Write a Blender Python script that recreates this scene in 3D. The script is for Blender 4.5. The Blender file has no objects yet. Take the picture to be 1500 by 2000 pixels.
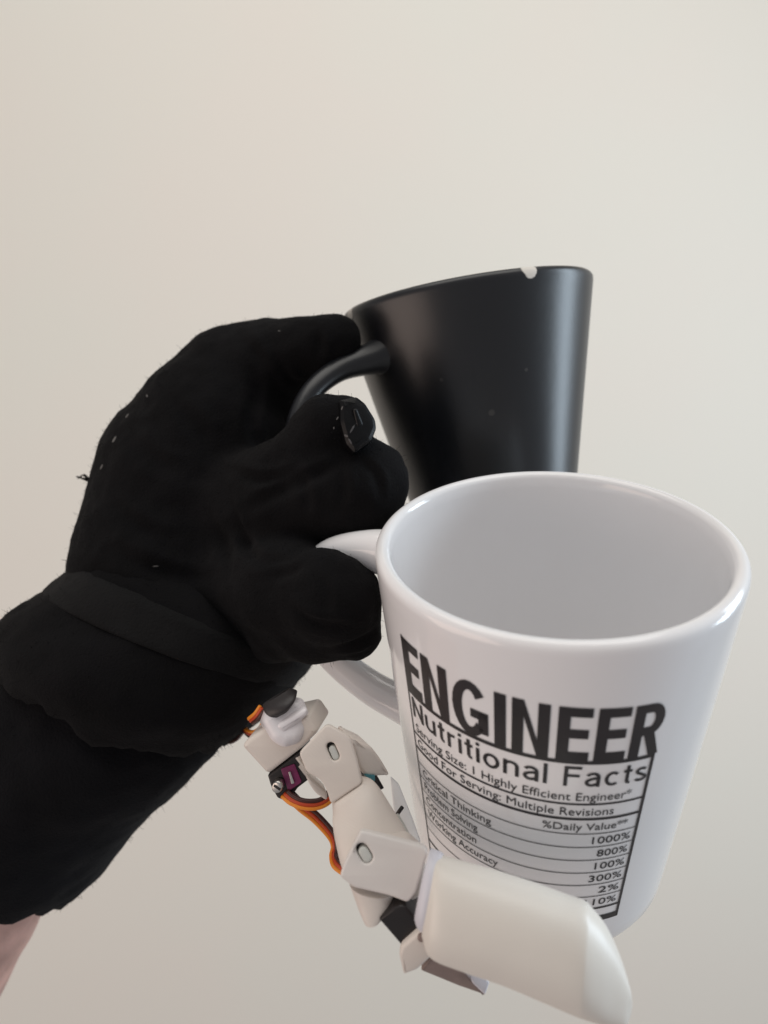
import bpy, bmesh, math, random
import numpy as np
from mathutils import Vector, noise
random.seed(4)
scn = bpy.context.scene
COL = scn.collection

# ------------------------------------------------------------------ camera, world, lights
CAM = np.array([0.0, 0.0, 1.45])          # phone held at chest height, looking level along +Y
F = 1500.0                                # focal length in photo pixels (1500 x 2000)
cd = bpy.data.cameras.new("camera"); cam = bpy.data.objects.new("camera", cd); COL.objects.link(cam)
cam.location = CAM; cam.rotation_euler = (math.radians(90), 0, 0)
cd.sensor_fit = 'VERTICAL'; cd.sensor_height = 36; cd.sensor_width = 27; cd.lens = 27.0
cd.clip_start = 0.005; cd.clip_end = 50
cd.dof.use_dof = True; cd.dof.focus_distance = 0.190; cd.dof.aperture_fstop = 11.5
scn.camera = cam

w = bpy.data.worlds.new("World"); scn.world = w; w.use_nodes = True
bgn = w.node_tree.nodes["Background"]
bgn.inputs[0].default_value = (0.95, 0.94, 0.97, 1); bgn.inputs[1].default_value = 0.35
vs = scn.view_settings
vs.view_transform = 'Standard'; vs.look = 'None'; vs.exposure = 0.0; vs.gamma = 1.0

def area(name, loc, target, sx, sy, power, color):
    l = bpy.data.lights.new(name, 'AREA'); l.shape = 'RECTANGLE'; l.size = sx; l.size_y = sy
    l.energy = power; l.color = color
    o = bpy.data.objects.new(name, l); COL.objects.link(o); o.location = loc
    o.rotation_euler = (Vector(target) - Vector(loc)).to_track_quat('-Z', 'Y').to_euler()
    return o
area("window_light", (1.45, 0.32, 1.72), (0.0, 0.24, 1.45), 0.42, 1.4, 19.0, (0.74, 0.88, 1.0))
area("ceiling_light", (-0.1, -0.2, 3.1), (-0.05, 1.0, 1.45), 2.0, 1.5, 20.0, (1.0, 0.965, 0.90))
area("lamp_light", (-1.3, -0.3, 0.95), (-0.1, 0.5, 1.35), 1.2, 1.0, 8.0, (1.0, 0.78, 0.66))

# ------------------------------------------------------------------ helpers
def c2w(p):
    p = np.asarray(p, float)
    return np.stack([p[..., 0], p[..., 2], -p[..., 1]], -1) + CAM
def at(px, py, z):                         # a photo point at a real distance, camera axes
    return np.array([(px - 750.0) / F * z, (py - 1000.0) / F * z, z])
def prin(m): return m.node_tree.nodes["Principled BSDF"]
def material(name, color, rough=0.5, spec=0.5, coat=0.0, sheen=0.0, bump=0.0, bscale=200.0, var=0.0, vscale=30.0, trans=0.0, metal=0.0, sss=0.0):
    m = bpy.data.materials.new(name); m.use_nodes = True; nt = m.node_tree; b = prin(m)
    b.inputs["Base Color"].default_value = (*color, 1); b.inputs["Roughness"].default_value = rough
    b.inputs["Specular IOR Level"].default_value = spec; b.inputs["Coat Weight"].default_value = coat
    b.inputs["Coat Roughness"].default_value = 0.06
    b.inputs["Sheen Weight"].default_value = sheen; b.inputs["Metallic"].default_value = metal
    b.inputs["Transmission Weight"].default_value = trans
    if sss:
        b.inputs["Subsurface Weight"].default_value = sss; b.inputs["Subsurface Scale"].default_value = 0.004
        b.inputs["Subsurface Radius"].default_value = (1.0, 0.45, 0.3)
    tc = nt.nodes.new("ShaderNodeTexCoord")
    if var:
        n = nt.nodes.new("ShaderNodeTexNoise"); n.inputs["Scale"].default_value = vscale; n.inputs["Detail"].default_value = 5
        nt.links.new(tc.outputs["Object"], n.inputs["Vector"])
        r = nt.nodes.new("ShaderNodeValToRGB")
        r.color_ramp.elements[0].position = 0.3; r.color_ramp.elements[1].position = 0.7
        r.color_ramp.elements[0].color = (*[c * (1 - var) for c in color], 1)
        r.color_ramp.elements[1].color = (*[min(1, c * (1 + var)) for c in color], 1)
        nt.links.new(n.outputs["Fac"], r.inputs[0]); nt.links.new(r.outputs[0], b.inputs["Base Color"])
    if bump:
        n = nt.nodes.new("ShaderNodeTexNoise"); n.inputs["Scale"].default_value = bscale; n.inputs["Detail"].default_value = 4
        nt.links.new(tc.outputs["Object"], n.inputs["Vector"])
        bp = nt.nodes.new("ShaderNodeBump"); bp.inputs["Strength"].default_value = bump; bp.inputs["Distance"].default_value = 0.0006
        nt.links.new(n.outputs["Fac"], bp.inputs["Height"]); nt.links.new(bp.outputs[0], b.inputs["Normal"])
    return m

def root_empty(name, loc, label, cat):
    o = bpy.data.objects.new(name, None); COL.objects.link(o); o.location = loc
    o.empty_display_size = 0.02; o["label"] = label; o["category"] = cat
    return o
def base_of(o):
    v = Vector((0, 0, 0))
    while o is not None: v = v + o.location; o = o.parent
    return np.array(v)
def mk(name, vw, faces, mat, parent=None, smooth=True, sharp=None):
    """one mesh object from world vertices"""
    off = base_of(parent) if parent is not None else np.zeros(3)
    me = bpy.data.meshes.new(name)
    me.from_pydata([tuple(v) for v in (np.asarray(vw, float) - off)], [], [tuple(f) for f in faces])
    bm = bmesh.new(); bm.from_mesh(me)
    bmesh.ops.recalc_face_normals(bm, faces=bm.faces); bm.to_mesh(me); bm.free()
    if smooth:
        me.shade_smooth()
        if sharp: me.set_sharp_from_angle(angle=math.radians(sharp))
    me.materials.append(mat)
    o = bpy.data.objects.new(name, me); COL.objects.link(o)
    if parent is not None: o.parent = parent
    return o
def grid_faces(nr, ns, closed=True, off=0):
    f = []
    for i in range(nr - 1):
        for j in range(ns if closed else ns - 1):
            k = (j + 1) % ns
            f.append((off + i * ns + j, off + i * ns + k, off + (i + 1) * ns + k, off + (i + 1) * ns + j))
    return f
def catmull(P, n):
    P = np.asarray(P, float); Q = np.vstack([2 * P[0] - P[1], P, 2 * P[-1] - P[-2]]); out = []
    for i in range(len(P) - 1):
        a, b, c, d = Q[i:i + 4]
        for t in np.linspace(0, 1, n, endpoint=False):
            out.append(.5 * (2 * b + (c - a) * t + (2 * a - 5 * b + 4 * c - d) * t * t + (3 * b - a - 3 * c + d) * t ** 3))
    out.append(P[-1]); return np.array(out)
def tube(name, P, rad, mat, parent, ns=12, sub=6, flat=1.0, up=None, cap=True):
    """swept tube through camera-space points; rad one value or one per point; flat squashes it along `up`"""
    P = np.asarray(P, float); R = np.full(len(P), rad, float) if np.isscalar(rad) else np.asarray(rad, float)
    Q = catmull(np.hstack([P, R[:, None]]), sub); C, R = Q[:, :3], Q[:, 3]
    T = np.gradient(C, axis=0); T /= np.linalg.norm(T, axis=1)[:, None]
    u = np.array(up if up is not None else [0, 0, -1.0]); V = []
    for c, t, r in zip(C, T, R):
        a = u - t * (u @ t); a /= np.linalg.norm(a); b = np.cross(t, a); u = a if up is None else u
        for k in range(ns):
            p = 2 * math.pi * k / ns
            V.append(c + r * (flat * math.cos(p) * a + math.sin(p) * b))
    Fc = grid_faces(len(C), ns)
    if cap: Fc += [tuple(range(ns))[::-1], tuple(range((len(C) - 1) * ns, len(C) * ns))]
    return mk(name, c2w(np.array(V)), Fc, mat, parent)
def rings(rows, ns=72, sub=5, wrinkle=None):
    """loft: rows of (Lx,Ly,Rx,Ry,bulge px,z, depth factor) -> camera-space vertices, row count"""
    A = []
    for (lx, ly, rx, ry, b, z, df) in rows:
        L, R = at(lx, ly, z), at(rx, ry, z); c = (L + R) / 2; e1 = (R - L) / 2
        d = np.array([-e1[1], e1[0], 0]); d /= np.linalg.norm(d)
        e2 = d * (b / F * z) + np.array([0, 0, -np.linalg.norm(e1) * df])
        A.append(np.concatenate([c, e1, e2]))
    A = catmull(A, sub); V = []
    for i, a in enumerate(A):
        for k in range(ns):
            p = 2 * math.pi * k / ns
            d = math.cos(p) * a[3:6] + math.sin(p) * a[6:9]; q = a[:3] + d
            if wrinkle: q = q + d / np.linalg.norm(d) * wrinkle(q, i / (len(A) - 1), p)
            V.append(q)
    return np.array(V), len(A)
def plane_pts(pts, z, n):
    pts = np.array(pts, float); c = pts.mean(0); p0 = at(c[0], c[1], z); n = np.array(n, float); n /= np.linalg.norm(n)
    D = np.stack([(pts[:, 0] - 750) / F, (pts[:, 1] - 1000) / F, np.ones(len(pts))], 1)
    return D * ((p0 @ n) / (D @ n))[:, None], p0, n
def soften(P, r, n=4):
    """round the corners of a closed polygon"""
    P = np.asarray(P, float); out = []; m = len(P)
    for i in range(m):
        a, b, c = P[i - 1], P[i], P[(i + 1) % m]; la, lc = np.linalg.norm(a - b), np.linalg.norm(c - b)
        ra, rc = min(r, la * .45), min(r, lc * .45); p, q = b + (a - b) / la * ra, b + (c - b) / lc * rc
        for t in np.linspace(0, 1, n + 1): out.append((1 - t) ** 2 * p + 2 * t * (1 - t) * b + t * t * q)
    return np.array(out)
def prism(name, pts, z, thick, mat, parent, n=(0, 0, -1), bevel=0.0006, holes=(), corner=4, bres=3, sharp=35):
    """a solid plate: outline at distance z on a plane of normal n, real thickness going away, rounded edges, real holes"""
    pts = soften(pts, corner) if corner else np.array(pts, float)
    P, p0, n = plane_pts(pts, z, n)
    u = np.cross([0, 1.0, 0], n); u /= np.linalg.norm(u); v = np.cross(n, u)
    cu = bpy.data.curves.new(name, 'CURVE'); cu.dimensions = '2D'; cu.fill_mode = 'BOTH'
    D = lambda q: np.stack([(q[:, 0] - 750) / F, (q[:, 1] - 1000) / F, np.ones(len(q))], 1)
    loops = [P]
    for h in holes:
        d = D(np.array(h, float)); loops.append(d * ((p0 @ n) / (d @ n))[:, None])
    S = 1000.0                              # built in millimetres
    for L in loops:
        sp = cu.splines.new('POLY'); sp.points.add(len(L) - 1); sp.use_cyclic_u = True
        for k, q in enumerate(L): sp.points[k].co = ((q - p0) @ u * S, (q - p0) @ v * S, 0, 1)
    bevel = min(bevel, thick * .49)
    cu.extrude = (thick / 2 - bevel) * S; cu.bevel_depth = bevel * S; cu.bevel_resolution = bres; cu.offset = -bevel * S
    tmp = bpy.data.objects.new(name, cu); COL.objects.link(tmp)
    dg = bpy.context.evaluated_depsgraph_get(); me = bpy.data.meshes.new_from_object(tmp.evaluated_get(dg))
    bm = bmesh.new(); bm.from_mesh(me); bmesh.ops.remove_doubles(bm, verts=bm.verts, dist=1e-4)
    X = np.array([x.co[:] for x in bm.verts]) / S; Fc = []
    for i, x in enumerate(bm.verts): x.index = i
    Fc = [[x.index for x in f.verts] for f in bm.faces]; bm.free()
    bpy.data.objects.remove(tmp); bpy.data.curves.remove(cu); bpy.data.meshes.remove(me)
    W = p0 + X[:, :1] * u + X[:, 1:2] * v + (X[:, 2:] - thick / 2) * n
    return mk(name, c2w(W), Fc, mat, parent, sharp=sharp)
def pill(cx, cy, l, w_, ang, n=8):
    out = []; a = math.radians(ang)
    for s in (1, -1):
        for t in np.linspace(-math.pi / 2, math.pi / 2, n):
            x, y = s * (l - w_ + w_ * math.cos(t)), s * w_ * math.sin(t)
            out.append((cx + x * math.cos(a) - y * math.sin(a), cy + x * math.sin(a) + y * math.cos(a)))
    return out

# ------------------------------------------------------------------ materials
M = {}
def wall_material():
    m = material("wall_paint", (0.80, 0.745, 0.665), rough=0.9, spec=0.2)
    nt = m.node_tree; b = prin(m); tc = nt.nodes.new("ShaderNodeTexCoord")
    n = nt.nodes.new("ShaderNodeTexNoise"); n.inputs["Scale"].default_value = 2.2; n.inputs["Detail"].default_value = 3
    r = nt.nodes.new("ShaderNodeValToRGB")
    r.color_ramp.elements[0].position = .32; r.color_ramp.elements[1].position = .68
    r.color_ramp.elements[0].color = (.775, .722, .650, 1); r.color_ramp.elements[1].color = (.760, .732, .658, 1)
    nt.links.new(tc.outputs["Object"], n.inputs["Vector"]); nt.links.new(n.outputs["Fac"], r.inputs[0]); nt.links.new(r.outputs[0], b.inputs["Base Color"])
    n2 = nt.nodes.new("ShaderNodeTexNoise"); n2.inputs["Scale"].default_value = 160; n2.inputs["Detail"].default_value = 4
    bp = nt.nodes.new("ShaderNodeBump"); bp.inputs["Strength"].default_value = .12; bp.inputs["Distance"].default_value = .002
    nt.links.new(tc.outputs["Object"], n2.inputs["Vector"]); nt.links.new(n2.outputs["Fac"], bp.inputs["Height"]); nt.links.new(bp.outputs[0], b.inputs["Normal"])
    return m
M["wall"] = wall_material()
M["white_glaze"] = material("white_glaze", (0.87, 0.86, 0.865), rough=0.12, spec=0.5, coat=0.3, bump=0.02, bscale=60)
M["print"] = material("black_print", (0.018, 0.014, 0.015), rough=0.3, spec=0.4, var=.4, vscale=90)
M["print_grey"] = material("thin_grey_print", (0.10, 0.095, 0.095), rough=0.3, spec=0.4)
M["glove"] = material("black_knit", (0.0052, 0.0049, 0.0054), rough=0.95, spec=0.10, sheen=0.010, bump=0.5, bscale=1500, var=.35, vscale=45)
M["band"] = material("faded_black_elastic", (0.0075, 0.0073, 0.0076), rough=0.9, spec=0.12, sheen=0.012, bump=0.6, bscale=1300, var=.25, vscale=60)
M["sleeve"] = material("black_jersey", (0.0052, 0.0050, 0.0060), rough=0.95, spec=0.10, sheen=0.012, bump=0.5, bscale=1300, var=.3, vscale=40)
M["shiny"] = material("glossy_black_rubber", (0.0018, 0.0018, 0.0024), rough=0.40, spec=0.22, bump=0.3, bscale=260)
M["lint"] = material("pale_lint", (0.11, 0.105, 0.10), rough=0.9)
M["worn"] = material("greyed_rubber", (0.055, 0.052, 0.054), rough=0.5)
M["skin"] = material("skin", (0.42, 0.25, 0.21), rough=0.6, spec=0.25, bump=0.35, bscale=420, var=.28, vscale=70, sss=.15)
M["pla"] = material("warm_white_plastic", (0.72, 0.655, 0.595), rough=0.42, spec=0.35, bump=0.05, bscale=900, var=.05, vscale=60)
M["pla_cool"] = material("white_plastic", (0.71, 0.67, 0.635), rough=0.4, spec=0.35, bump=0.05, bscale=900, var=.05, vscale=60)
M["tip"] = material("ivory_plastic", (0.75, 0.705, 0.64), rough=0.36, spec=0.4, bump=0.03, bscale=700, var=.04, vscale=40)
M["strap"] = material("bluish_white_nylon", (0.66, 0.65, 0.70), rough=0.4, spec=0.4)
M["guard"] = material("milky_sheet", (0.84, 0.86, 0.87), rough=0.35)
M["grey_plastic"] = material("pale_grey_plastic", (0.58, 0.59, 0.55), rough=0.45)
M["wrap"] = material("cloudy_wrap", (0.72, 0.69, 0.705), rough=0.3, spec=0.5, bump=0.7, bscale=120, var=.2, vscale=80)
M["dark_tape"] = material("charcoal_tape", (0.022, 0.018, 0.018), rough=0.5, bump=.4, bscale=200)
M["servo"] = material("dark_servo_case", (0.016, 0.013, 0.013), rough=0.4, spec=0.4, bump=.1, bscale=300)
M["magenta"] = material("magenta_sticker", (0.16, 0.012, 0.075), rough=0.35, var=.3, vscale=200)
M["metal"] = material("screw_steel", (0.55, 0.53, 0.50), rough=0.3, metal=1.0)
M["teal"] = material("teal_plastic", (0.05, 0.22, 0.26), rough=0.4)
M["orange"] = material("orange_wire", (0.80, 0.26, 0.02), rough=0.4, spec=.4)
M["red"] = material("red_wire", (0.50, 0.055, 0.012), rough=0.4, spec=.4)
M["brown"] = material("brown_wire", (0.055, 0.016, 0.012), rough=0.4, spec=.4)
M["brownish"] = material("brownish_grey_plastic", (0.23, 0.17, 0.15), rough=0.5, bump=.1, bscale=400, var=.25, vscale=120)

def layer_lines(m, direction, scale, strength):
    """fine 3D-print layer ridges"""
    nt = m.node_tree; b = prin(m); tc = nt.nodes.new("ShaderNodeTexCoord"); wv = nt.nodes.new("ShaderNodeTexWave")
    wv.bands_direction = direction; wv.inputs["Scale"].default_value = scale; wv.inputs["Distortion"].default_value = .6
    bp = nt.nodes.new("ShaderNodeBump"); bp.inputs["Strength"].default_value = strength; bp.inputs["Distance"].default_value = .0002
    old = b.inputs["Normal"].links[0].from_socket if b.inputs["Normal"].links else None
    nt.links.new(tc.outputs["Object"], wv.inputs["Vector"]); nt.links.new(wv.outputs["Fac"], bp.inputs["Height"])
    if old: nt.links.new(old, bp.inputs["Normal"])
    nt.links.new(bp.outputs[0], b.inputs["Normal"])
layer_lines(M["pla"], 'DIAGONAL', 620, .06); layer_lines(M["pla_cool"], 'DIAGONAL', 620, .05); layer_lines(M["tip"], 'Z', 520, .02)

# ------------------------------------------------------------------ wall
wall = mk("wall", [(-4, 1.35, -3.0), (4, 1.35, -3.0), (4, 1.35, 5.0), (-4, 1.35, 5.0),
                   (-4, 1.5, -3.0), (4, 1.5, -3.0), (4, 1.5, 5.0), (-4, 1.5, 5.0)],
          [(0, 1, 2, 3), (4, 5, 6, 7), (0, 1, 5, 4), (1, 2, 6, 5), (2, 3, 7, 6), (3, 0, 4, 7)], M["wall"], smooth=False)
wall["kind"] = "structure"; wall["label"] = "plain cream painted wall behind the hand and mugs"

# ------------------------------------------------------------------ mugs
class Mug:
    def __init__(s, c, a, b, H, R, rb):
        s.c = np.array(c); s.H, s.R, s.rb = H, R, rb
        s.ax = np.array([math.sin(a), -math.cos(a) * math.cos(b), -math.cos(a) * math.sin(b)])
        v = -(s.c - s.ax * .05); v = v - s.ax * (v @ s.ax); s.v = v / np.linalg.norm(v); s.s = np.cross(s.v, s.ax)
    def rad(s, h): return s.R - (s.R - s.rb) * h / s.H
    def P(s, h, th, r):                     # h down from the rim, th degrees from the front, positive to the left
        t = math.radians(th); return s.c - s.ax * h + r * (math.cos(t) * s.v + math.sin(t) * s.s)
    def body(s, mat, parent, wall_t, name="body", ns=160):
        H, rad = s.H, s.rad; w_ = wall_t
        prof = [(H - .0015, 0.0), (H - .0015, s.rb - .008), (H, s.rb - .0065), (H, s.rb - .0045), (H - .0010, s.rb - .0025),
                (H - .0030, s.rb - .0008), (H - .006, rad(H - .006) - .0001)]
        for h in np.linspace(H - .010, .006, 14): prof.append((h, rad(h)))
        t = w_ / 2
        prof.append((t * 1.4, rad(t * 1.4)))
        for k in range(1, 8):
            q = math.pi * k / 8; prof.append((t * 1.2 * (1 - math.sin(q)), rad(t) - t + t * math.cos(q)))
        for h in np.linspace(.004, H - .014, 12): prof.append((h, rad(h) - w_))
        prof += [(H - .0095, rad(H) - w_ - .0015), (H - .0070, rad(H) - w_ - .0045), (H - .006, rad(H) - w_ - .010), (H - .0058, 0.0)]
        V = np.array([[s.P(h, 360 * k / ns, r) for k in range(ns)] for h, r in prof]).reshape(-1, 3)
        Fc = grid_faces(len(prof), ns)
        o = mk(name, c2w(V), Fc, mat, parent)
        bm = bmesh.new(); bm.from_mesh(o.data); bmesh.ops.remove_doubles(bm, verts=bm.verts, dist=1e-6)
        bmesh.ops.recalc_face_normals(bm, faces=bm.faces); bm.to_mesh(o.data); bm.free(); o.data.shade_smooth()
        return o
    def handle(s, th, path, mat, parent, rads, flat=.8):
        return tube("handle", [s.P(h, th, r) for h, r in path], rads, mat, parent, ns=24, sub=8, flat=flat,
                    up=np.cross(s.ax, s.P(0, th, 1) - s.P(0, th, 0)))

white = Mug([0.03861577, 0.00616436, 0.17349581], -.04476492, .4520365, .1, .041, .03256)
wroot = root_empty("mug", Vector(c2w(white.c - white.ax * white.H)), "white coffee mug printed with black nutritional facts lettering, hanging in front", "mug")
white.body(M["white_glaze"], wroot, .0036)
white.handle(103, [(.0125, .0375), (.0125, .047), (.0165, .0595), (.0265, .0680), (.039, .0690), (.0495, .0620), (.0570, .0505), (.0605, .0390), (.0608, .0350)],
             M["white_glaze"], wroot, [.0070, .0058, .0047, .0043, .0044, .0047, .0051, .0058, .0068], flat=.88)

def black_glaze():
    m = material("satin_black_glaze", (0.0062, 0.0070, 0.0092), rough=0.35, spec=0.55, bump=0.06, bscale=180)
    return m
black = Mug([0.02721904, -0.07243499, 0.25757488], -0.15317207, 0.11512515, .098, .042, .02223516)
broot = root_empty("mug", Vector(c2w(black.c - black.ax * black.H)), "satin black tapered mug with a white chip in its rim", "mug")
M["black_glaze"] = black_glaze()
def add_chips(m, root, chips):
    """bare white clay where the glaze has chipped, and a few pale scuffs, placed in the mug's own coordinates"""
    nt = m.node_tree; b = prin(m); tc = nt.nodes.new("ShaderNodeTexCoord")
    ns = nt.nodes.new("ShaderNodeTexNoise"); ns.inputs["Scale"].default_value = 260; ns.inputs["Detail"].default_value = 3
    nt.links.new(tc.outputs["Object"], ns.inputs["Vector"]); prev = None
    for p, r, k in chips:
        d = nt.nodes.new("ShaderNodeVectorMath"); d.operation = 'DISTANCE'; d.inputs[1].default_value = tuple(p)
        nt.links.new(tc.outputs["Object"], d.inputs[0])
        jit = nt.nodes.new("ShaderNodeMath"); jit.operation = 'MULTIPLY_ADD'; jit.inputs[1].default_value = r * .9; jit.inputs[2].default_value = -r * .45
        nt.links.new(ns.outputs["Fac"], jit.inputs[0])
        ad = nt.nodes.new("ShaderNodeMath"); ad.operation = 'ADD'; nt.links.new(d.outputs["Value"], ad.inputs[0]); nt.links.new(jit.outputs[0], ad.inputs[1])
        mr = nt.nodes.new("ShaderNodeMapRange"); mr.inputs["From Min"].default_value = r * 1.06; mr.inputs["From Max"].default_value = r * .9
        mr.inputs["To Max"].default_value = k
        nt.links.new(ad.outputs[0], mr.inputs["Value"])
        if prev is None: prev = mr.outputs[0]
        else:
            mx = nt.nodes.new("ShaderNodeMath"); mx.operation = 'MAXIMUM'; nt.links.new(prev, mx.inputs[0]); nt.links.new(mr.outputs[0], mx.inputs[1]); prev = mx.outputs[0]
    mix = nt.nodes.new("ShaderNodeMix"); mix.data_type = 'RGBA'
    mix.inputs[6].default_value = (0.0062, 0.0070, 0.0092, 1); mix.inputs[7].default_value = (0.72, 0.67, 0.60, 1)
    nt.links.new(prev, mix.inputs[0]); nt.links.new(mix.outputs[2], b.inputs["Base Color"])
    r2 = nt.nodes.new("ShaderNodeMapRange"); r2.inputs["To Min"].default_value = .35; r2.inputs["To Max"].default_value = .8
    nt.links.new(prev, r2.inputs["Value"]); nt.links.new(r2.outputs[0], b.inputs["Roughness"])
def mug_hit(mug, px, py):
    d = at(px, py, 1.0); ts = np.linspace(.1, .33, 8000); Q = ts[:, None] * d - mug.c
    h = -(Q @ mug.ax); rr = np.sqrt((Q ** 2).sum(1) - h ** 2); i = int(np.argmax((rr < mug.rad(h)) & (h > .0005))); return ts[i] * d
bl = base_of(broot)
chips = [(c2w(mug_hit(black, 1036, 524)) - bl, .0026, 1.0), (c2w(mug_hit(black, 681, 611)) - bl, .0022, .75),
          (c2w(mug_hit(black, 862, 742)) - bl, .0006, .03), (c2w(mug_hit(black, 960, 806)) - bl, .0009, .05),
          (c2w(mug_hit(black, 1028, 722)) - bl, .0005, .05)]
add_chips(M["black_glaze"], broot, chips)
black.body(M["black_glaze"], broot, .0038)
M["black_handle"] = black_glaze(); M["black_handle"].name = "satin_black_handle_glaze"
black.handle(50, [(.0165, .034), (.0175, .041), (.020, .0535), (.0265, .0645), (.0365, .0705), (.047, .069), (.058, .058), (.067, .044), (.071, .028)],
             M["black_handle"], broot, [.0070, .0050, .0036, .0031, .0031, .0033, .0036, .0042, .0055], flat=1.1)

# ------------------------------------------------------------------ printed label on the white mug
LW = 56.0
def lab(X, Y, lift=.00014):
    u = X / LW; h = (Y + 4.6 * (u - .55)) / 1000.0
    return white.P(h, 50 - 85 * u, white.rad(h) + lift)
def flat_to_mug(name, polys_bm, mat):
    """bend flat print (mm) round the mug"""
    xs = [v.co.x for v in polys_bm.verts]
    for x in np.arange(math.floor(min(xs)) + .5, max(xs), 1.0):
        g = list(polys_bm.verts) + list(polys_bm.edges) + list(polys_bm.faces)
        bmesh.ops.bisect_plane(polys_bm, geom=g, plane_co=(x, 0, 0), plane_no=(1, 0, 0), dist=1e-5)
    for i, v in enumerate(polys_bm.verts): v.index = i
    V = [c2w(lab(v.co.x, v.co.y)) for v in polys_bm.verts]
    Fc = [[v.index for v in f.verts] for f in polys_bm.faces]; polys_bm.free()
    off = base_of(wroot); me = bpy.data.meshes.new(name)
    me.from_pydata([tuple(v - off) for v in V], [], Fc); me.shade_smooth(); me.materials.append(mat)
    o = bpy.data.objects.new(name, me); COL.objects.link(o); o.parent = wroot
    return o
def poly_bm(polys):
    bm = bmesh.new()
    for P in polys: bm.faces.new([bm.verts.new((x, y, 0)) for x, y in P])
    bmesh.ops.triangulate(bm, faces=[f for f in bm.faces if len(f.verts) > 4]); return bm
def strip(x0, y0, x1, y1): return [(x0, y0), (x1, y0), (x1, y1), (x0, y1)]
def text_print(s, x0, x1, ytop, ybase, mat, bold=.0, name="lettering"):
    cu = bpy.data.curves.new("t", 'FONT'); cu.body = s; cu.size = 10; cu.offset = bold; cu.resolution_u = 3
    tmp = bpy.data.objects.new("t", cu); COL.objects.link(tmp)
    me = bpy.data.meshes.new_from_object(tmp.evaluated_get(bpy.context.evaluated_depsgraph_get()))
    bm = bmesh.new(); bm.from_mesh(me); bpy.data.objects.remove(tmp); bpy.data.curves.remove(cu); bpy.data.meshes.remove(me)
    xs = [v.co.x for v in bm.verts]; a, b = min(xs), max(xs); cap = 7.0
    for v in bm.verts:
        v.co.x = x0 + (v.co.x - a) / (b - a) * (x1 - x0); v.co.y = ybase - v.co.y / cap * (ybase - ytop); v.co.z = 0
    return flat_to_mug(name, bm, mat)
def heading():
    top, bot = 14.0, 28.2; Hh = bot - top; y = lambda t: top + Hh * t
    out = []
    def E(x, w_): 
        s_ = 2.25; out.extend([strip(x, y(0), x + s_, y(1)), strip(x + s_, y(0), x + w_, y(.17)), strip(x + s_, y(.40), x + w_ * .93, y(.57)), strip(x + s_, y(.83), x + w_, y(1))])
    def N(x, w_):
        s_ = 2.2; out.extend([strip(x, y(0), x + s_, y(1)), strip(x + w_ - s_, y(0), x + w_, y(1)), [(x + s_, y(0)), (x + w_ - s_, y(.70)), (x + w_ - s_, y(1)), (x + s_, y(.30))]])
    def arc(cx, cy, rx, ry, tx, ty, a0, a1, n=14):
        A = [math.radians(a) for a in np.linspace(a0, a1, n + 1)]
        for p, q in zip(A[:-1], A[1:]):
            out.append([(cx + rx * math.cos(p), cy + ry * math.sin(p)), (cx + rx * math.cos(q), cy + ry * math.sin(q)),
                        (cx + (rx - tx) * math.cos(q), cy + (ry - ty) * math.sin(q)), (cx + (rx - tx) * math.cos(p), cy + (ry - ty) * math.sin(p))])
    def G(x, w_):
        arc(x + w_ / 2, y(.5), w_ / 2, Hh / 2 * 1.03, 2.2, 2.3, -38, -322, 18)
        out.append(strip(x + w_ - 2.1, y(.5), x + w_, y(.9))); out.append(strip(x + w_ * .52, y(.48), x + w_, y(.64)))
    def R_(x, w_):
        s_ = 2.25; out.append(strip(x, y(0), x + s_, y(1)))
        out.append(strip(x + s_, y(0), x + w_ * .55, y(.16))); out.append(strip(x + s_, y(.43), x + w_ * .55, y(.59)))
        arc(x + w_ * .55, y(.295), w_ * .45, Hh * .295, 2.2, Hh * .16, -90, 90, 10)
        out.append([(x + w_ * .40, y(.58)), (x + w_ * .74, y(.55)), (x + w_ * 1.02, y(1)), (x + w_ * .68, y(1))])
    E(0.2, 5.6); N(6.6, 6.9); G(14.6, 7.8); out.append(strip(23.6, y(0), 25.9, y(1))); N(27.0, 7.0); E(35.4, 6.2); E(42.6, 6.2); R_(49.6, 6.7)
    return poly_bm(out)
flat_to_mug("lettering", heading(), M["print"])
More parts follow.
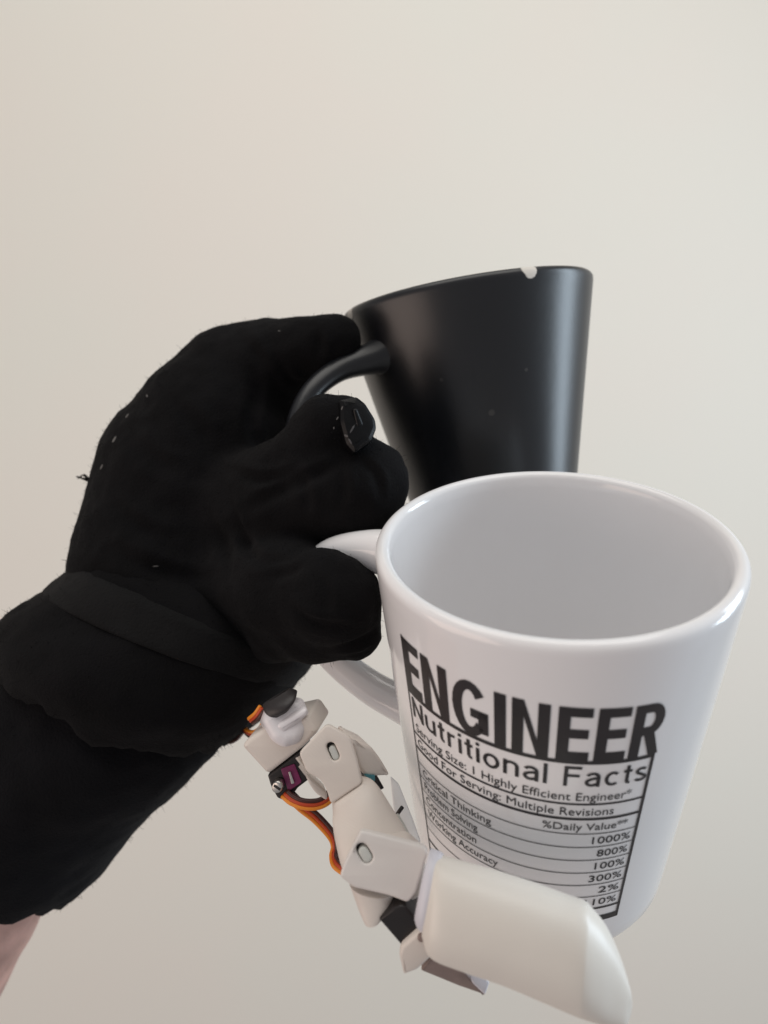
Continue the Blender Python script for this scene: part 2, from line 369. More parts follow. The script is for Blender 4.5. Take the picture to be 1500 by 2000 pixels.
def subheading(x0, x1, ytop, ybase, t=.72):
    """plain grotesque letters drawn as strokes: x-height .72 of the capital height"""
    cap = ybase - ytop; xh = .73 * cap; out = []; Y = lambda v: ybase - v
    def st(pts):                             # stroke of width t along a polyline, mitred by overlap
        for (ax_, ay), (bx, by) in zip(pts[:-1], pts[1:]):
            d = np.array([bx - ax_, by - ay]); l = np.linalg.norm(d)
            if l < 1e-6: continue
            n_ = np.array([-d[1], d[0]]) / l * t / 2
            out.append([(ax_ + n_[0], Y(ay + n_[1])), (bx + n_[0], Y(by + n_[1])), (bx - n_[0], Y(by - n_[1])), (ax_ - n_[0], Y(ay - n_[1]))])
    def ar(cx, cy, rx, ry, a0, a1, n=14): return [(cx + rx * math.cos(math.radians(a)), cy + ry * math.sin(math.radians(a))) for a in np.linspace(a0, a1, n)]
    h = t / 2; r_ = xh / 2
    def glyph(c, x):
        if c == 'N': st([(x + h, 0), (x + h, cap)]); st([(x + h, cap - h), (x + 3.6 - h, h)]); st([(x + 3.6 - h, 0), (x + 3.6 - h, cap)]); return 3.6
        if c == 'F': st([(x + h, 0), (x + h, cap)]); st([(x, cap - h), (x + 3.2, cap - h)]); st([(x, cap * .54), (x + 2.9, cap * .54)]); return 3.2
        if c in 'li':
            st([(x + h, 0), (x + h, cap if c == 'l' else xh)])
            if c == 'i': st([(x + h, cap - .8), (x + h, cap)])
            return t
        if c == 't': st([(x + .85, cap * .95), (x + .85, .75)] + ar(x + 1.45, .75, .6, .75 - h, 180, 280, 6)); st([(x, xh - h), (x + 1.75, xh - h)]); return 1.75
        if c == 'r': st([(x + h, 0), (x + h, xh)]); st(ar(x + 1.5, xh - 1.2, 1.5 - h, 1.2 - h, 180, 75, 8)); return 1.9
        if c == 'n': st([(x + h, 0), (x + h, xh)]); st(ar(x + 1.5, xh - 1.35, 1.5 - h, 1.35 - h, 180, 0, 12) + [(x + 3 - h, 0)]); return 3.0
        if c == 'u': st([(x + 3 - h, 0), (x + 3 - h, xh)]); st([(x + h, xh)] + ar(x + 1.5, 1.35, 1.5 - h, 1.35 - h, 180, 360, 12)); return 3.0
        if c == 'o': st(ar(x + 1.65, r_, 1.65 - h, r_ - h, 0, 360, 22)); return 3.3
        if c == 'c': st(ar(x + 1.6, r_, 1.6 - h, r_ - h, 48, 312, 18)); return 2.95
        if c == 'a':
            st(ar(x + 1.5, xh - 1.3, 1.3 - h * .6, 1.3 - h, 160, 0, 10) + [(x + 2.8 - h * .6, 0)])
            st([(x + 2.6, xh * .60), (x + 1.5, xh * .56)] + ar(x + 1.35, xh * .3, 1.35 - h, xh * .3 - h, 95, 300, 12) + [(x + 2.6, .9)]); return 3.05
        if c == 's':
            st(ar(x + 1.35, xh * .735, 1.2 - h * .6, xh * .265 - h, 30, 255, 12) + [(x + 1.5, xh * .49)] + ar(x + 1.35, xh * .265, 1.3 - h * .6, xh * .265 - h, 75, -160, 12)); return 2.7
    x = 0.0
    for c in "Nutritional Facts":
        x += 2.3 if c == ' ' else glyph(c, x) + .72
    k = (x1 - x0) / (x - .72)
    return flat_to_mug("lettering", poly_bm([[(x0 + px * k, py) for px, py in P] for P in out]), M["print"])
subheading(1.3, 55.0, 29.9, 35.6)
text_print("Serving Size: 1 Highly Efficient Engineer*", 1.6, 52.2, 37.5, 39.9, M["print"], .0)
text_print("Good For Serving: Multiple Revisions", 1.6, 48.8, 42.1, 44.5, M["print"], .0)
text_print("%Daily Value**", 33.8, 52.8, 47.0, 49.2, M["print_grey"], .08)
rows = [("Critical Thinking", "1000%", 22.5, 45.0), ("Problem Solving", "800%", 19.0, 46.6), ("Concentration", "100%", 18.5, 46.6), ("Working Accuracy", "300%", 24.0, 45.6), (None, "2%", 0, 48.6), (None, "110%", 0, 45.5)]
for k, (a, b, xe, xn) in enumerate(rows):
    y0 = 50.4 + 4.45 * k
    if a: text_print(a, 2.0, xe, y0 + 1.0, y0 + 3.3, M["print_grey"], .06)
    text_print(b, xn, 54.3, y0 + 1.1, y0 + 3.4, M["print"], .05)
for y0, t in ((28.2, .95), (40.75, .5), (45.25, .7), (77.1, .6)):
    flat_to_mug("rule_line", poly_bm([strip(.2, y0, LW, y0 + t)]), M["print"])
for k in range(6):
    y0 = 50.4 + 4.45 * k
    flat_to_mug("rule_line", poly_bm([strip(.2, y0 - .12, LW - .3, y0 + .14)]), M["print_grey"])
flat_to_mug("rule_line", poly_bm([strip(.2, 80.6, LW, 82.6)]), M["print"])
flat_to_mug("label_border", poly_bm([strip(.0, 13.8, .45, 82.6)]), M["print"])
flat_to_mug("label_border", poly_bm([strip(LW - .8, 28.2, LW, 82.6)]), M["print"])

# ------------------------------------------------------------------ arm, glove and sleeve
HAND = [  # chains of (px, py, distance, radius px) : thumb side, palm, fingers
    [(462, 747, .250, 108), (522, 713, .246, 84), (590, 686, .240, 60), (640, 670, .236, 50), (655, 666, .235, 46)],
    [(462, 747, .250, 108), (420, 836, .250, 150), (372, 932, .250, 172), (338, 1032, .248, 166), (322, 1110, .244, 172), (335, 1175, .243, 182)],
    [(480, 810, .256, 110), (585, 745, .256, 42)],
    [(490, 900, .256, 120), (560, 830, .258, 60)],
    [(460, 965, .234, 80), (555, 925, .217, 64), (606, 882, .211, 60), (640, 836, .208, 60), (676, 827, .207, 50)],
    [(460, 1010, .236, 100), (560, 985, .220, 92), (650, 962, .213, 90), (706, 957, .211, 88), (720, 938, .211, 74)],
    [(470, 1090, .246, 140), (570, 1095, .242, 66)],
    [(470, 1130, .230, 100), (560, 1150, .208, 92), (640, 1168, .197, 86), (664, 1172, .196, 82)],
    [(460, 1210, .236, 120), (540, 1225, .218, 62), (610, 1232, .205, 56), (690, 1234, .200, 57)],
    [(400, 1200, .244, 180), (480, 1240, .240, 100)],
]
FOREARM = [(320, 1200, .242, 170), (260, 1290, .242, 185), (130, 1440, .246, 190), (-45, 1640, .252, 195), (-112, 1755, .253, 208), (-190, 1855, .252, 232), (-270, 1955, .251, 256), (-420, 2170, .252, 285), (-720, 2560, .252, 310), (-1000, 2920, .252, 320)]
def sdf_mesh(chains, shrink=0.0, k=.004, vox=.0012):
    segs = []
    for ch in chains:
        for a, b in zip(ch[:-1], ch[1:]): segs.append((at(*a[:3]), a[3] / F * a[2] - shrink, at(*b[:3]), b[3] / F * b[2] - shrink))
    lo = np.min([np.minimum(s[0] - s[1], s[2] - s[3]) for s in segs], 0) - .006; hi = np.max([np.maximum(s[0] + s[1], s[2] + s[3]) for s in segs], 0) + .006
    n = np.ceil((hi - lo) / vox).astype(int) + 1
    ax = [(lo[i] + vox * np.arange(n[i])).astype(np.float32) for i in range(3)]
    D = np.full(n, .05, np.float32)
    for a, ra, b, rb_ in segs:
        m0 = np.minimum(a - ra, b - rb_) - .014; m1 = np.maximum(a + ra, b + rb_) + .014
        sl = tuple(slice(max(0, int((m0[i] - lo[i]) / vox)), min(n[i], int((m1[i] - lo[i]) / vox) + 2)) for i in range(3))
        X, Y, Z = np.meshgrid(*[ax[i][sl[i]] for i in range(3)], indexing='ij')
        d = b - a; t = np.clip(((X - a[0]) * d[0] + (Y - a[1]) * d[1] + (Z - a[2]) * d[2]) / (d @ d), 0, 1)
        q = np.sqrt((X - a[0] - t * d[0]) ** 2 + (Y - a[1] - t * d[1]) ** 2 + (Z - a[2] - t * d[2]) ** 2) - (ra + (rb_ - ra) * t)
        O = D[sl]; h = np.maximum(k - np.abs(O - q), 0) / k; D[sl] = np.minimum(O, q) - h * h * k * .25
    ins = D < 0
    # surface nets
    cells = np.zeros(np.array(n) - 1, int)
    offs = [(i, j, l) for i in (0, 1) for j in (0, 1) for l in (0, 1)]
    cnt = sum(ins[o[0]:n[0] - 1 + o[0], o[1]:n[1] - 1 + o[1], o[2]:n[2] - 1 + o[2]].astype(np.int8) for o in offs)
    act = np.argwhere((cnt > 0) & (cnt < 8)); cells[:] = -1; cells[tuple(act.T)] = np.arange(len(act))
    acc = np.zeros((len(act), 3)); wt = np.zeros(len(act))
    for o in offs:
        for axn in range(3):
            if o[axn]: continue
            e = list(o); e[axn] = 1
            va = D[tuple((act + o).T)]; vb = D[tuple((act + e).T)]; cr = (va < 0) != (vb < 0)
            t = np.where(cr, va / np.where(va == vb, 1, va - vb), 0)
            p = np.array(o, float) + np.eye(3)[axn] * t[:, None]; acc[cr] += p[cr]; wt[cr] += 1
    V = lo + vox * (act + acc / wt[:, None]); Fc = []
    for axn in range(3):
        u, v = (axn + 1) % 3, (axn + 2) % 3
        s0 = [slice(None)] * 3; s1 = [slice(None)] * 3; s0[axn] = slice(0, -1); s1[axn] = slice(1, None)
        E_ = np.argwhere(ins[tuple(s0)] != ins[tuple(s1)])
        E_ = E_[(E_[:, u] > 0) & (E_[:, v] > 0) & (E_[:, u] < n[u] - 1) & (E_[:, v] < n[v] - 1)]
        q = []
        for du, dv in ((0, 0), (1, 0), (1, 1), (0, 1)):
            c_ = E_.copy(); c_[:, u] -= du; c_[:, v] -= dv; q.append(cells[tuple(c_.T)])
        Fc.append(np.stack(q, 1))
    return V, np.vstack(Fc)
def fbm(p, s, o=3): return noise.fractal(Vector(p) * s, 1.0, 2.0, o)

aroot_loc = c2w(at(-260, 1960, .25))
V, Fc = sdf_mesh(HAND + [FOREARM], shrink=.0046, k=.004, vox=.0018)
person = mk("person", c2w(V), Fc, M["skin"]); 
person.data.transform(__import__("mathutils").Matrix.Translation(-Vector(aroot_loc))); person.location = aroot_loc
person["label"] = "person's arm in a black glove and sleeve gripping the handles of both mugs"; person["category"] = "person"

V, Fc = sdf_mesh(HAND, k=.0042, vox=.0010)
gl = mk("glove", c2w(V), Fc, M["glove"], person)
bm = bmesh.new(); bm.from_mesh(gl.data); bm.normal_update()
nrm = [v.normal.copy() for v in bm.verts]
for v, nn in zip(bm.verts, nrm):
    p = v.co
    d = .00055 * fbm(p, 70) + .0003 * fbm(p + Vector((3, 1, 2)), 190)
    f = math.sin(260 * (p.x * .6 + p.z * .8) + 3 * fbm(p, 40)); d += .00035 * max(0, f) * (0.5 + fbm(p + Vector((9, 0, 0)), 35))
    v.co = p + nn * d
bm.to_mesh(gl.data); bm.free(); gl.data.shade_smooth()
from mathutils.bvhtree import BVHTree
def surface_under(objs):
    vv, ff = [], []
    for o in objs:
        b = base_of(o); k = len(vv); vv += [tuple(np.array(v.co) + b) for v in o.data.vertices]; ff += [[k + i for i in p.vertices] for p in o.data.polygons]
    t = BVHTree.FromPolygons(vv, ff)
    def f(px, py):                          # camera-space point on the cloth for a photo point
        d = Vector(c2w(at(px, py, 1.0)) - CAM).normalized(); h = t.ray_cast(Vector(CAM), d)[0]
        return None if h is None else np.array([h.x - CAM[0], CAM[2] - h.z, h.y - CAM[1]])
    return f
def press_creases(o, lines):
    """fold lines: a groove with a raised lip on one side, following the cloth"""
    f = surface_under([o]); base = base_of(o); n_ = len(o.data.vertices)
    co = np.empty(n_ * 3); o.data.vertices.foreach_get("co", co); co = co.reshape(-1, 3)
    nn = np.array([v.normal[:] for v in o.data.vertices]); D = np.zeros(n_)
    for pts, depth, wid in lines:
        P = catmull(np.array(pts, float), 6); Q = [f(*p) for p in P]; Q = [c2w(q) - base for q in Q if q is not None]
        if len(Q) < 3: continue
        Q = np.array(Q); m = len(Q); best = np.full(n_, 9.0); side = np.zeros(n_); fade = np.zeros(n_)
        for i in range(m - 1):
            a, b = Q[i], Q[i + 1]; d = b - a; L = d @ d + 1e-12
            if L > .012 ** 2: continue
            t = np.clip(((co - a) @ d) / L, 0, 1); w_ = co - a - t[:, None] * d; dist = np.sqrt((w_ ** 2).sum(1)); up = dist < best
            best[up] = dist[up]; side[up] = (np.cross(d, w_) * nn).sum(1)[up]; e = (i + t) / (m - 1); fade[up] = np.sin(np.pi * np.clip(e, .04, .96))[up]
        sg = np.sign(side); x = best / wid
        D += fade * depth * (-np.exp(-x * x) + .75 * (sg > 0) * np.exp(-((x - 1.7) / .8) ** 2) + .25 * (sg < 0) * np.exp(-((x - 1.9) / .9) ** 2))
    co += nn * D[:, None]; o.data.vertices.foreach_set("co", co.ravel()); o.data.update()
press_creases(gl, [
    ([(470, 1000), (540, 962), (620, 925), (685, 895)], .0016, .0016), ([(432, 912), (500, 935), (560, 930), (610, 905)], .0013, .0015),
    ([(440, 960), (470, 1030), (500, 1090), (560, 1100)], .0012, .0016), ([(486, 700), (500, 760), (490, 830), (505, 890)], .0012, .0020),
    ([(540, 700), (565, 740), (590, 750)], .0009, .0014), ([(610, 640), (625, 670), (622, 705)], .0007, .0013), ([(470, 655), (500, 690), (520, 740)], .0010, .0018),
    ([(744, 1228), (715, 1246), (690, 1258), (640, 1268)], .0011, .0014), ([(505, 1130), (560, 1120), (600, 1105)], .0009, .0014), ([(560, 1180), (610, 1215), (700, 1225)], .0012, .0015),
    ([(580, 930), (600, 965), (595, 1010)], .0007, .0014), ([(660, 905), (672, 950), (662, 1000)], .0007, .0014), ([(700, 890), (735, 930), (742, 985)], .0007, .0013),
    ([(620, 1120), (640, 1160), (632, 1205)], .0007, .0014), ([(190, 1060), (270, 1100), (350, 1125), (430, 1130)], .0012, .0022), ([(210, 980), (270, 1030), (350, 1060)], .0009, .0022),
    ([(330, 770), (380, 830), (420, 900)], .0007, .0024), ([(240, 850), (300, 900), (370, 930)], .0007, .0024), ([(400, 1000), (440, 1070), (450, 1140)], .0010, .0020)])

def cloth(amp, s, k=0):
    return lambda q, t, p: amp * (noise.fractal(Vector(q) * s + Vector((k, 0, 0)), 1, 2, 3) + .5 * noise.noise(Vector(q) * s * 4.5))
def loft_part(name, rows, mat, parent, wrinkle, ns=96, sub=6, ragged=0.0, thick=.0016):
    V, nr = rings(rows, ns, sub, wrinkle)
    if ragged:                              # frayed hem: last rings pushed along the arm unevenly
        G = V.reshape(nr, ns, 3); ax_ = (G[-1].mean(0) - G[-4].mean(0)); ax_ /= np.linalg.norm(ax_)
        for k in range(ns):
            a = 2 * math.pi * k / ns
            d = ragged * (noise.fractal(Vector((math.cos(a), math.sin(a), .3)) * 5.5, 1, 2, 4) + .35 * random.uniform(-1, 1))
            for j, f in ((-1, 1), (-2, .8), (-3, .5), (-4, .25)): G[j, k] += ax_ * d * f
        V = G.reshape(-1, 3)
    # turn the hem in to give the cloth its thickness
    G = V.reshape(nr, ns, 3); c = G[-1].mean(0)
    inner = [c + (G[-1] - c) * (1 - f * thick / .035) - (G[-1].mean(0) - G[-3].mean(0)) * b for f, b in ((.6, -.15), (1.2, .1), (1.5, 1.2))]
    V = np.vstack([V] + inner); return mk(name, c2w(V), grid_faces(nr + 3, ns), mat, parent)
loft_part("cuff", [(230, 1010, 600, 1190, -30, .245, .5), (190, 1050, 615, 1235, -34, .244, .62), (156, 1104, 610, 1298, -34, .242, .86), (106, 1150, 577, 1338, -30, .242, .92),
                   (52, 1180, 540, 1374, -22, .242, .97), (16, 1214, 497, 1413, -8, .242, 1.0), (20, 1258, 443, 1451, 8, .242, .98)],
          M["glove"], gl, cloth(.0010, 60), ragged=.0026)
loft_part("wrist_band", [(180, 1094, 604, 1284, -26, .243, .86), (164, 1101, 610, 1294, -28, .242, .91), (147, 1113, 603, 1306, -29, .242, .925), (123, 1132, 589, 1323, -29, .242, .93), (103, 1149, 577, 1336, -27, .242, .93), (102, 1152, 570, 1338, -26, .242, .89)],
          M["band"], gl, cloth(.0005, 70, 5), ragged=.0006)
loft_part("sleeve", [(70, 1190, 470, 1385, -30, .244, .85), (20, 1270, 432, 1450, -10, .244, .92), (-35, 1340, 405, 1484, 0, .244, .95), (-110, 1405, 348, 1545, 0, .245, .95), (-185, 1478, 284, 1600, -10, .246, .95),
                     (-240, 1550, 231, 1660, -25, .247, .95), (-285, 1605, 182, 1727, -38, .248, .95), (-322, 1650, 132, 1768, -46, .249, .95)],
          M["sleeve"], person, cloth(.0013, 45, 2), ragged=.0032)
# shiny worn tip of the index finger, a loose thread and lint on the knit
tp = prism("fingertip_patch", [(664, 778), (698, 771), (716, 785), (736, 817), (738, 834), (727, 862), (694, 886), (676, 866), (664, 822)], .1985, .013, M["shiny"], gl, n=(.22, -.12, -1), bevel=.0022, corner=5, bres=2, sharp=20)
prism("patch_ridge", [(690, 800), (698, 797), (712, 832), (700, 872), (690, 866), (698, 832)], .1981, .002, M["shiny"], gl, n=(.4, .15, -1), bevel=.0006, corner=3, sharp=25)
def hairs(name, specs, mat, parent):
    Vs, Fs = [], []
    for pts, z, r in specs:
        P = catmull([at(x, y, z + dz) for x, y, dz in pts], 4); o = len(Vs)
        for i, c in enumerate(P):
            rr = r * (1 - .6 * i / (len(P) - 1))
            for k in range(5):
                a = 2 * math.pi * k / 5; Vs.append(c + rr * np.array([math.cos(a), math.sin(a), .4 * math.sin(a + 1)]))
        Fs += grid_faces(len(P), 5, off=o)
    return mk(name, c2w(np.array(Vs)), Fs, mat, parent)
on_knit = surface_under([gl, tp] + [c for c in gl.children if c.name.startswith(("cuff", "wrist"))])
hairs("loose_thread", [([(186, 946, 0), (170, 938, 0), (150, 931, 0)], .247, .00065), ([(172, 939, 0), (163, 928, 0), (152, 935, 0)], .247, .0004), ([(176, 940, 0), (170, 930, 0), (164, 926, 0)], .247, .0003)], M["glove"], gl)
def specks(name, marks, mat, lift=.00008):
    """small pale flecks lying on the cloth"""
    Vs, Fs = [], []
    for px, py, l, w_, ang in marks:
        c = on_knit(px, py)
        if c is None: continue
        z = c[2]; a = math.radians(ang); o = len(Vs)
        for t in np.linspace(0, 2 * math.pi, 7)[:-1]:
            x, y = l / 2 * math.cos(t), w_ / 2 * math.sin(t)
            q = on_knit(px + x * math.cos(a) - y * math.sin(a), py + x * math.sin(a) + y * math.cos(a))
            q = c if q is None or abs(q[2] - z) > .004 else q
            Vs.append(q * (1 - lift / z)); 
        Vs.append(c * (1 - 2.5 * lift / z)); Fs += [(o + k, o + (k + 1) % 6, o + 6) for k in range(6)]
    f = mk(name, c2w(np.array(Vs)), Fs, mat, gl); f["kind"] = "stuff"
specks("lint", [(668, 797, 9, 3, 110), (659, 817, 8, 3, 120), (652, 836, 5, 3, 100), (304, 1106, 13, 3, -5), (223, 858, 16, 4, 120), (248, 812, 10, 3, 125), (198, 912, 12, 3, 115), (287, 773, 6, 3, 90), (545, 646, 5, 2, 0)], M["lint"])
specks("worn_spot", [(676, 851, 9, 5, 20), (688, 838, 20, 4, -60), (700, 822, 16, 4, -55), (684, 862, 14, 4, 60)], M["worn"])
rng = random.Random(7)
def fuzz_on(o, count, mat, lmin, lmax, rad, seed, name="fuzz"):
    """short stray fibres standing on the knit, joined as one piece"""
    rg = random.Random(seed); base = base_of(o); vs_ = o.data.vertices; Vs, Fs = [], []
    for _ in range(count):
        v = vs_[rg.randrange(len(vs_))]; p = np.array(v.co) + base; n_ = np.array(v.normal); l = rg.uniform(lmin, lmax)
        t = np.array([rg.uniform(-1, 1) for _ in range(3)]); m = p + n_ * l * .5 + t * l * .25; e = p + n_ * l * .7 + t * l * .6
        a = np.cross(n_, t); a /= np.linalg.norm(a); b = np.cross(a, n_); k = len(Vs)
        for c, r_ in ((p - n_ * .0003, rad), (m, rad * .8), (e, rad * .4)):
            for q in range(3): Vs.append(c + r_ * (math.cos(2.09 * q) * a + math.sin(2.09 * q) * b))
        Fs += grid_faces(3, 3, off=k)
    f = mk(name, np.array(Vs), Fs, mat, o); f["kind"] = "stuff"; return f
fuzz_on(gl, 2600, M["glove"], .0006, .0018, .00005, 3)
for ch in list(gl.children) + list(person.children):
    if ch.name.split(".")[0] in ("cuff", "sleeve"): fuzz_on(ch, 900, M["glove"], .0006, .0022, .00006, 5)

# ------------------------------------------------------------------ robotic finger
def squarish(V, nr, ns):
    """push the oval sections towards a rounded box: a broad face, a ridge and a lower side"""
    G = V.reshape(nr, ns, 3).copy()
    for i in range(nr):
        c = G[i].mean(0); e1 = G[i, 0] - c; e2 = G[i, ns // 4] - c
        for k in range(ns):
            p = 2 * math.pi * k / ns; cs, sn = math.cos(p), math.sin(p); m = 2.3
            s_ = 1 / (abs(cs) ** m + abs(sn) ** m) ** (1 / m); G[i, k] = c + s_ * (cs * e1 + sn * e2)
    return G.reshape(-1, 3)
rroot = root_empty("robotic_finger", Vector(c2w(at(530, 1440, .19))), "white plastic robotic finger with orange wires strapped under the wrist, pressing on the white mug", "robotic finger")
pr = prism
blk = pr("base_block", [(471, 1458), (484, 1444), (530, 1415), (600, 1400), (621, 1430), (588, 1463), (522, 1514)], .186, .014, M["pla"], rroot, n=(-.15, .1, -1), corner=8, bevel=.0012)
wr = pr("clear_wrap", [(524, 1369), (566, 1360), (594, 1362), (607, 1394), (604, 1426), (586, 1452), (556, 1460), (534, 1446), (512, 1408)], .1840, .011, M["wrap"], rroot, n=(.25, -.3, -1), corner=9, bevel=.0026, bres=6)
pr("wrap_fold", [(540, 1420), (600, 1384), (604, 1398), (552, 1440)], .1832, .003, M["wrap"], wr, n=(.3, .25, -1), corner=8, bevel=.0012, bres=4)
V, nr = rings([(512, 1376, 566, 1344, 0, .187, .5), (514, 1386, 582, 1350, 2, .186, .66), (522, 1398, 578, 1362, 5, .1848, .62), (532, 1404, 568, 1376, 5, .1842, .4)], 30, 4, lambda q, t, p: .0008 * noise.fractal(Vector(q) * 150, 1, 2, 3))
mk("tape", c2w(V), grid_faces(nr, 30), M["dark_tape"], rroot)
sv = pr("servo", [(522, 1515), (589, 1463), (590, 1492), (606, 1521), (581, 1540), (561, 1568), (541, 1559), (528, 1535)], .1885, .011, M["servo"], rroot, n=(-.1, .1, -1), corner=3)
pr("sticker", [(548, 1502), (575, 1492), (589, 1528), (563, 1546)], .1880, .0004, M["magenta"], sv, n=(-.1, .1, -1), corner=3, bevel=.0001)
pr("sticker_mark", [(563, 1508), (567, 1507), (575, 1530), (569, 1532)], .1875, .0003, M["metal"], sv, n=(-.1, .1, -1), corner=2, bevel=.0001)
sc_ = pr("screw", [(540 + 11 * math.cos(a), 1539 + 12 * math.sin(a)) for a in np.linspace(0, 6.283, 15)[:-1]], .1870, .0022, M["metal"], sv, n=(-.3, .25, -1), corner=0, bevel=.0006)
pr("screw_slot", [(533, 1536), (535, 1533), (548, 1542), (546, 1545)], .1867, .0004, M["servo"], sv, n=(-.3, .25, -1), corner=0, bevel=.0001)

A = [(583, 1471), (638, 1414), (684, 1440), (697, 1484), (708, 1530), (680, 1548), (646, 1572), (638, 1544), (626, 1523), (599, 1509)]
slotA = pill(650, 1468, 19, 9, 66)
la = pr("link_plate", A, .1745, .0022, M["pla"], rroot, holes=[slotA], corner=9, bevel=.0005, n=(-.05, -.1, -1))
pr("slot_insert", pill(652, 1471, 15, 7, 66), .1752, .004, M["grey_plastic"], la, corner=0, bevel=.0004, n=(-.05, -.1, -1))
pr("slot_recess", pill(650, 1468, 22, 12, 66), .1772, .001, M["servo"], la, corner=0, bevel=.0001, n=(-.05, -.1, -1))
pr("link_cheek", [(584, 1490), (600, 1512), (640, 1548), (640, 1566), (618, 1552), (606, 1535)], .1785, .004, M["pla"], rroot, corner=8, n=(.3, .2, -1))
pr("side_plate", [(684, 1440), (727, 1460), (746, 1485), (764, 1516), (716, 1518), (700, 1500)], .1785, .009, M["pla"], rroot, n=(.45, .1, -1), corner=8, bevel=.001)
s2 = pr("servo", [(716, 1512), (738, 1515), (752, 1540), (744, 1545), (722, 1530)], .180, .009, M["servo"], rroot, n=(.5, 0, -1), corner=2)
pr("servo_horn", [(714, 1513), (733, 1514), (733, 1526), (720, 1528)], .1785, .0015, M["teal"], s2, n=(.5, 0, -1), corner=2, bevel=.0002)
V, nr = rings([(648, 1562, 710, 1520, 8, .176, .8), (650, 1585, 736, 1534, 12, .175, .85), (650, 1612, 770, 1588, 14, .173, .85), (657, 1650, 796, 1632, 16, .171, .8), (668, 1692, 806, 1668, 16, .169, .75), (690, 1730, 800, 1710, 12, .168, .7)], 48, 6)
mk("link_body", c2w(V), grid_faces(nr, 48) + [tuple(range(48))[::-1], tuple(range((nr - 1) * 48, nr * 48))], M["pla"], rroot, sharp=50)
pr("guard_sheet", [(762, 1515), (778, 1530), (806, 1600), (822, 1645), (800, 1650), (770, 1592)], .186, .0012, M["guard"], rroot, n=(-.1, -.35, -1), corner=4, bevel=.0003)
tube("pin", [at(776, 1590, .1835), at(781, 1583, .1825), at(786, 1576, .183)], .0005, M["servo"], rroot, ns=8)
tube("tendon", [at(775, 1590, .182), at(792, 1620, .181), at(806, 1646, .18)], .0004, M["grey_plastic"], rroot, ns=8)

B = [(704, 1622), (826, 1653), (836, 1664), (824, 1705), (812, 1745), (797, 1764), (759, 1750), (690, 1734), (663, 1712), (672, 1686), (692, 1644)]
slotB = pill(711, 1667, 21, 12, 58)
lb = pr("link_plate", B, .1580, .0026, M["pla_cool"], rroot, holes=[slotB], corner=7, bevel=.0006, n=(-.05, -.1, -1))
pr("slot_insert", pill(713, 1670, 17, 10, 58), .1586, .004, M["grey_plastic"], lb, corner=0, bevel=.0005, n=(-.05, -.1, -1))
pr("slot_recess", pill(711, 1667, 24, 15, 58), .1608, .001, M["servo"], lb, corner=0, bevel=.0001, n=(-.05, -.1, -1))
pr("joint_block", [(676, 1700), (692, 1728), (758, 1742), (800, 1765), (826, 1750), (832, 1690), (800, 1660), (720, 1650)], .1612, .010, M["pla"], rroot, corner=8, bevel=.001)
V, nr = rings([(682, 1722, 770, 1738, 6, .1625, .8), (692, 1750, 768, 1758, 8, .162, .8), (702, 1778, 756, 1780, 8, .161, .8), (712, 1803, 742, 1796, 5, .160, .8)], 36, 5)
mk("joint_collar", c2w(V), grid_faces(nr, 36) + [tuple(range(36))[::-1], tuple(range((nr - 1) * 36, nr * 36))], M["pla"], rroot, sharp=50)
pr("servo", [(740, 1797), (768, 1774), (783, 1769), (792, 1772), (806, 1788), (822, 1806), (821, 1817), (785, 1849)], .1575, .010, M["servo"], rroot, corner=3, n=(-.1, .15, -1))
br = pr("bracket", [(784, 1850), (822, 1818), (850, 1826), (856, 1858), (815, 1896), (788, 1906), (779, 1866)], .1565, .007, M["pla"], rroot, corner=5, bevel=.0008, n=(-.1, .2, -1))
pr("screw", [(823 + 8 * math.cos(a), 1834 + 8 * math.sin(a)) for a in np.linspace(0, 6.283, 13)[:-1]], .1552, .0012, M["brownish"], br, corner=0, bevel=.0003, n=(-.1, .2, -1))
pr("lower_plate", [(822, 1896), (852, 1858), (878, 1876), (908, 1900), (947, 1944), (895, 1926)], .1600, .0020, M["brownish"], rroot, corner=2, bevel=.0004, n=(-.1, .5, -1))
pr("lower_lip", [(905, 1890), (947, 1909), (957, 1919), (948, 1944), (925, 1922)], .1607, .0016, M["strap"], rroot, corner=4, bevel=.0004, n=(.2, -.3, -1))

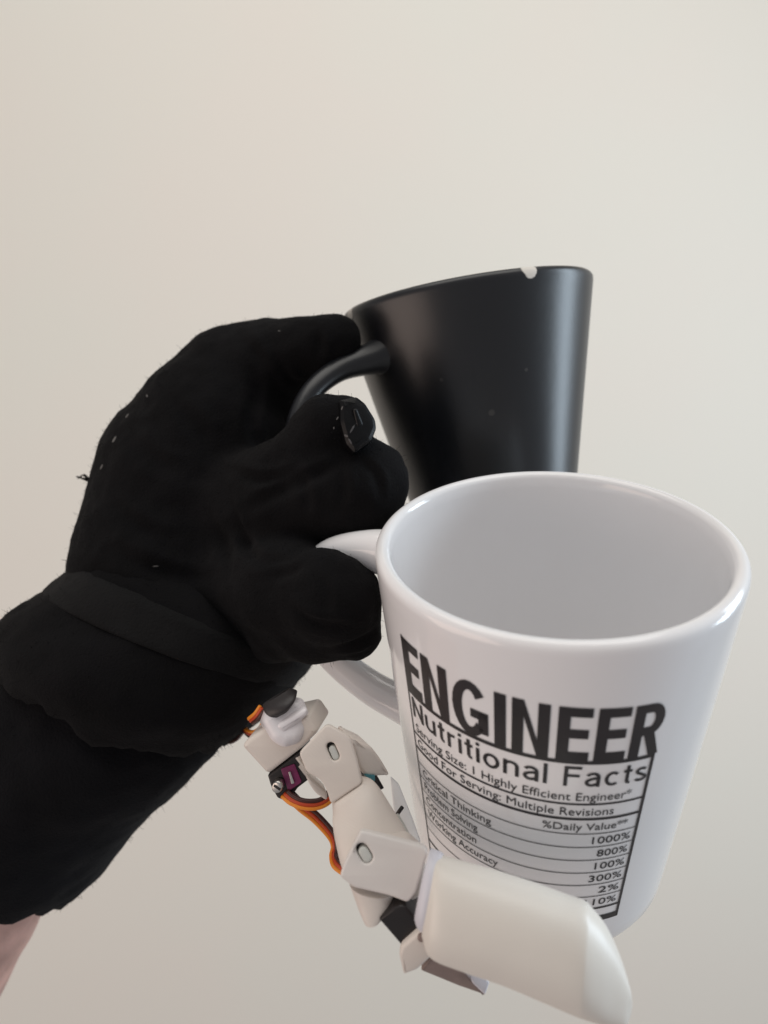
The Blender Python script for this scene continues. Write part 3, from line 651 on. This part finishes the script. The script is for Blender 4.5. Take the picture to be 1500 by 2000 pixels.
# fingertip: long tapered shell with a slanted rounded end
V, nr = rings([(824, 1822, 848, 1668, -6, .1535, .62), (842, 1862, 872, 1678, -8, .1525, .70), (905, 1888, 950, 1700, -12, .151, .74), (980, 1914, 1040, 1728, -14, .1495, .74), (1060, 1947, 1108, 1753, -16, .1485, .72),
               (1118, 1971, 1142, 1766, -18, .148, .69), (1140, 1980, 1156, 1779, -18, .1478, .66), (1172, 1993, 1182, 1812, -18, .1475, .55), (1200, 2003, 1208, 1866, -14, .1472, .42), (1222, 2003, 1228, 1926, -8, .1470, .30), (1230, 1988, 1234, 1955, -3, .1470, .15)], 64, 7)
V = squarish(V, nr, 64)
mk("fingertip", c2w(V), grid_faces(nr, 64) + [tuple(range(64))[::-1], tuple(range((nr - 1) * 64, nr * 64))], M["tip"], rroot, sharp=60)
V, nr = rings([(812, 1792, 840, 1660, -10, .1545, .66), (817, 1806, 848, 1663, -11, .154, .70), (826, 1815, 858, 1667, -12, .1537, .70), (832, 1818, 864, 1671, -12, .1535, .66)], 64, 3)
V = squarish(V, nr, 64)
mk("strap", c2w(V), grid_faces(nr, 64) + [tuple(range(64))[::-1], tuple(range((nr - 1) * 64, nr * 64))], M["strap"], rroot, sharp=60)

def ribbon(pts, side, pitch=.0009, twist=None):
    """a three-core servo lead: orange, red and brown wires side by side"""
    P = np.array([at(*p) for p in pts]); e = bpy.data.objects.new("ribbon_cable", None); COL.objects.link(e); e.parent = rroot; e.empty_display_size = .01
    S = np.array(side, float); S = np.tile(S, (len(P), 1)) if S.ndim == 1 else S
    S = S / np.linalg.norm(S, axis=1)[:, None]
    for k, mt in ((1, "orange"), (0, "red"), (-1, "brown")):
        tube("wire", P + S * pitch * k, .00054, M[mt], e, ns=10, sub=6)
ribbon([(434, 1438, .246), (446, 1445, .236), (462, 1437, .232), (480, 1416, .246)], (-.5, -.7, .5))
ribbon([(470, 1410, .246), (481, 1429, .228), (496, 1435, .212), (510, 1426, .199), (518, 1410, .194)], (-.3, -.6, .6))
ribbon([(490, 1408, .193), (502, 1398, .190), (512, 1384, .189)], (-.6, -.4, .6))
ribbon([(556, 1550, .1885), (572, 1563, .187), (596, 1571, .186), (622, 1570, .186), (640, 1560, .187), (648, 1546, .190)], [(-.6, .6, 0), (-.4, .8, 0), (0, 1, 0), (.1, 1, 0), (.4, .8, 0), (.7, .6, .2)])
ribbon([(566, 1552, .190), (590, 1576, .189), (618, 1598, .188), (648, 1632, .187), (654, 1655, .187), (652, 1672, .186), (658, 1688, .184), (676, 1702, .182)], [(-.6, .7, 0), (-.7, .6, 0), (-.7, .6, 0), (-.8, .4, .3), (-.6, .1, .8), (-.7, .2, .6), (-.8, .5, 0), (-.6, .7, 0)])
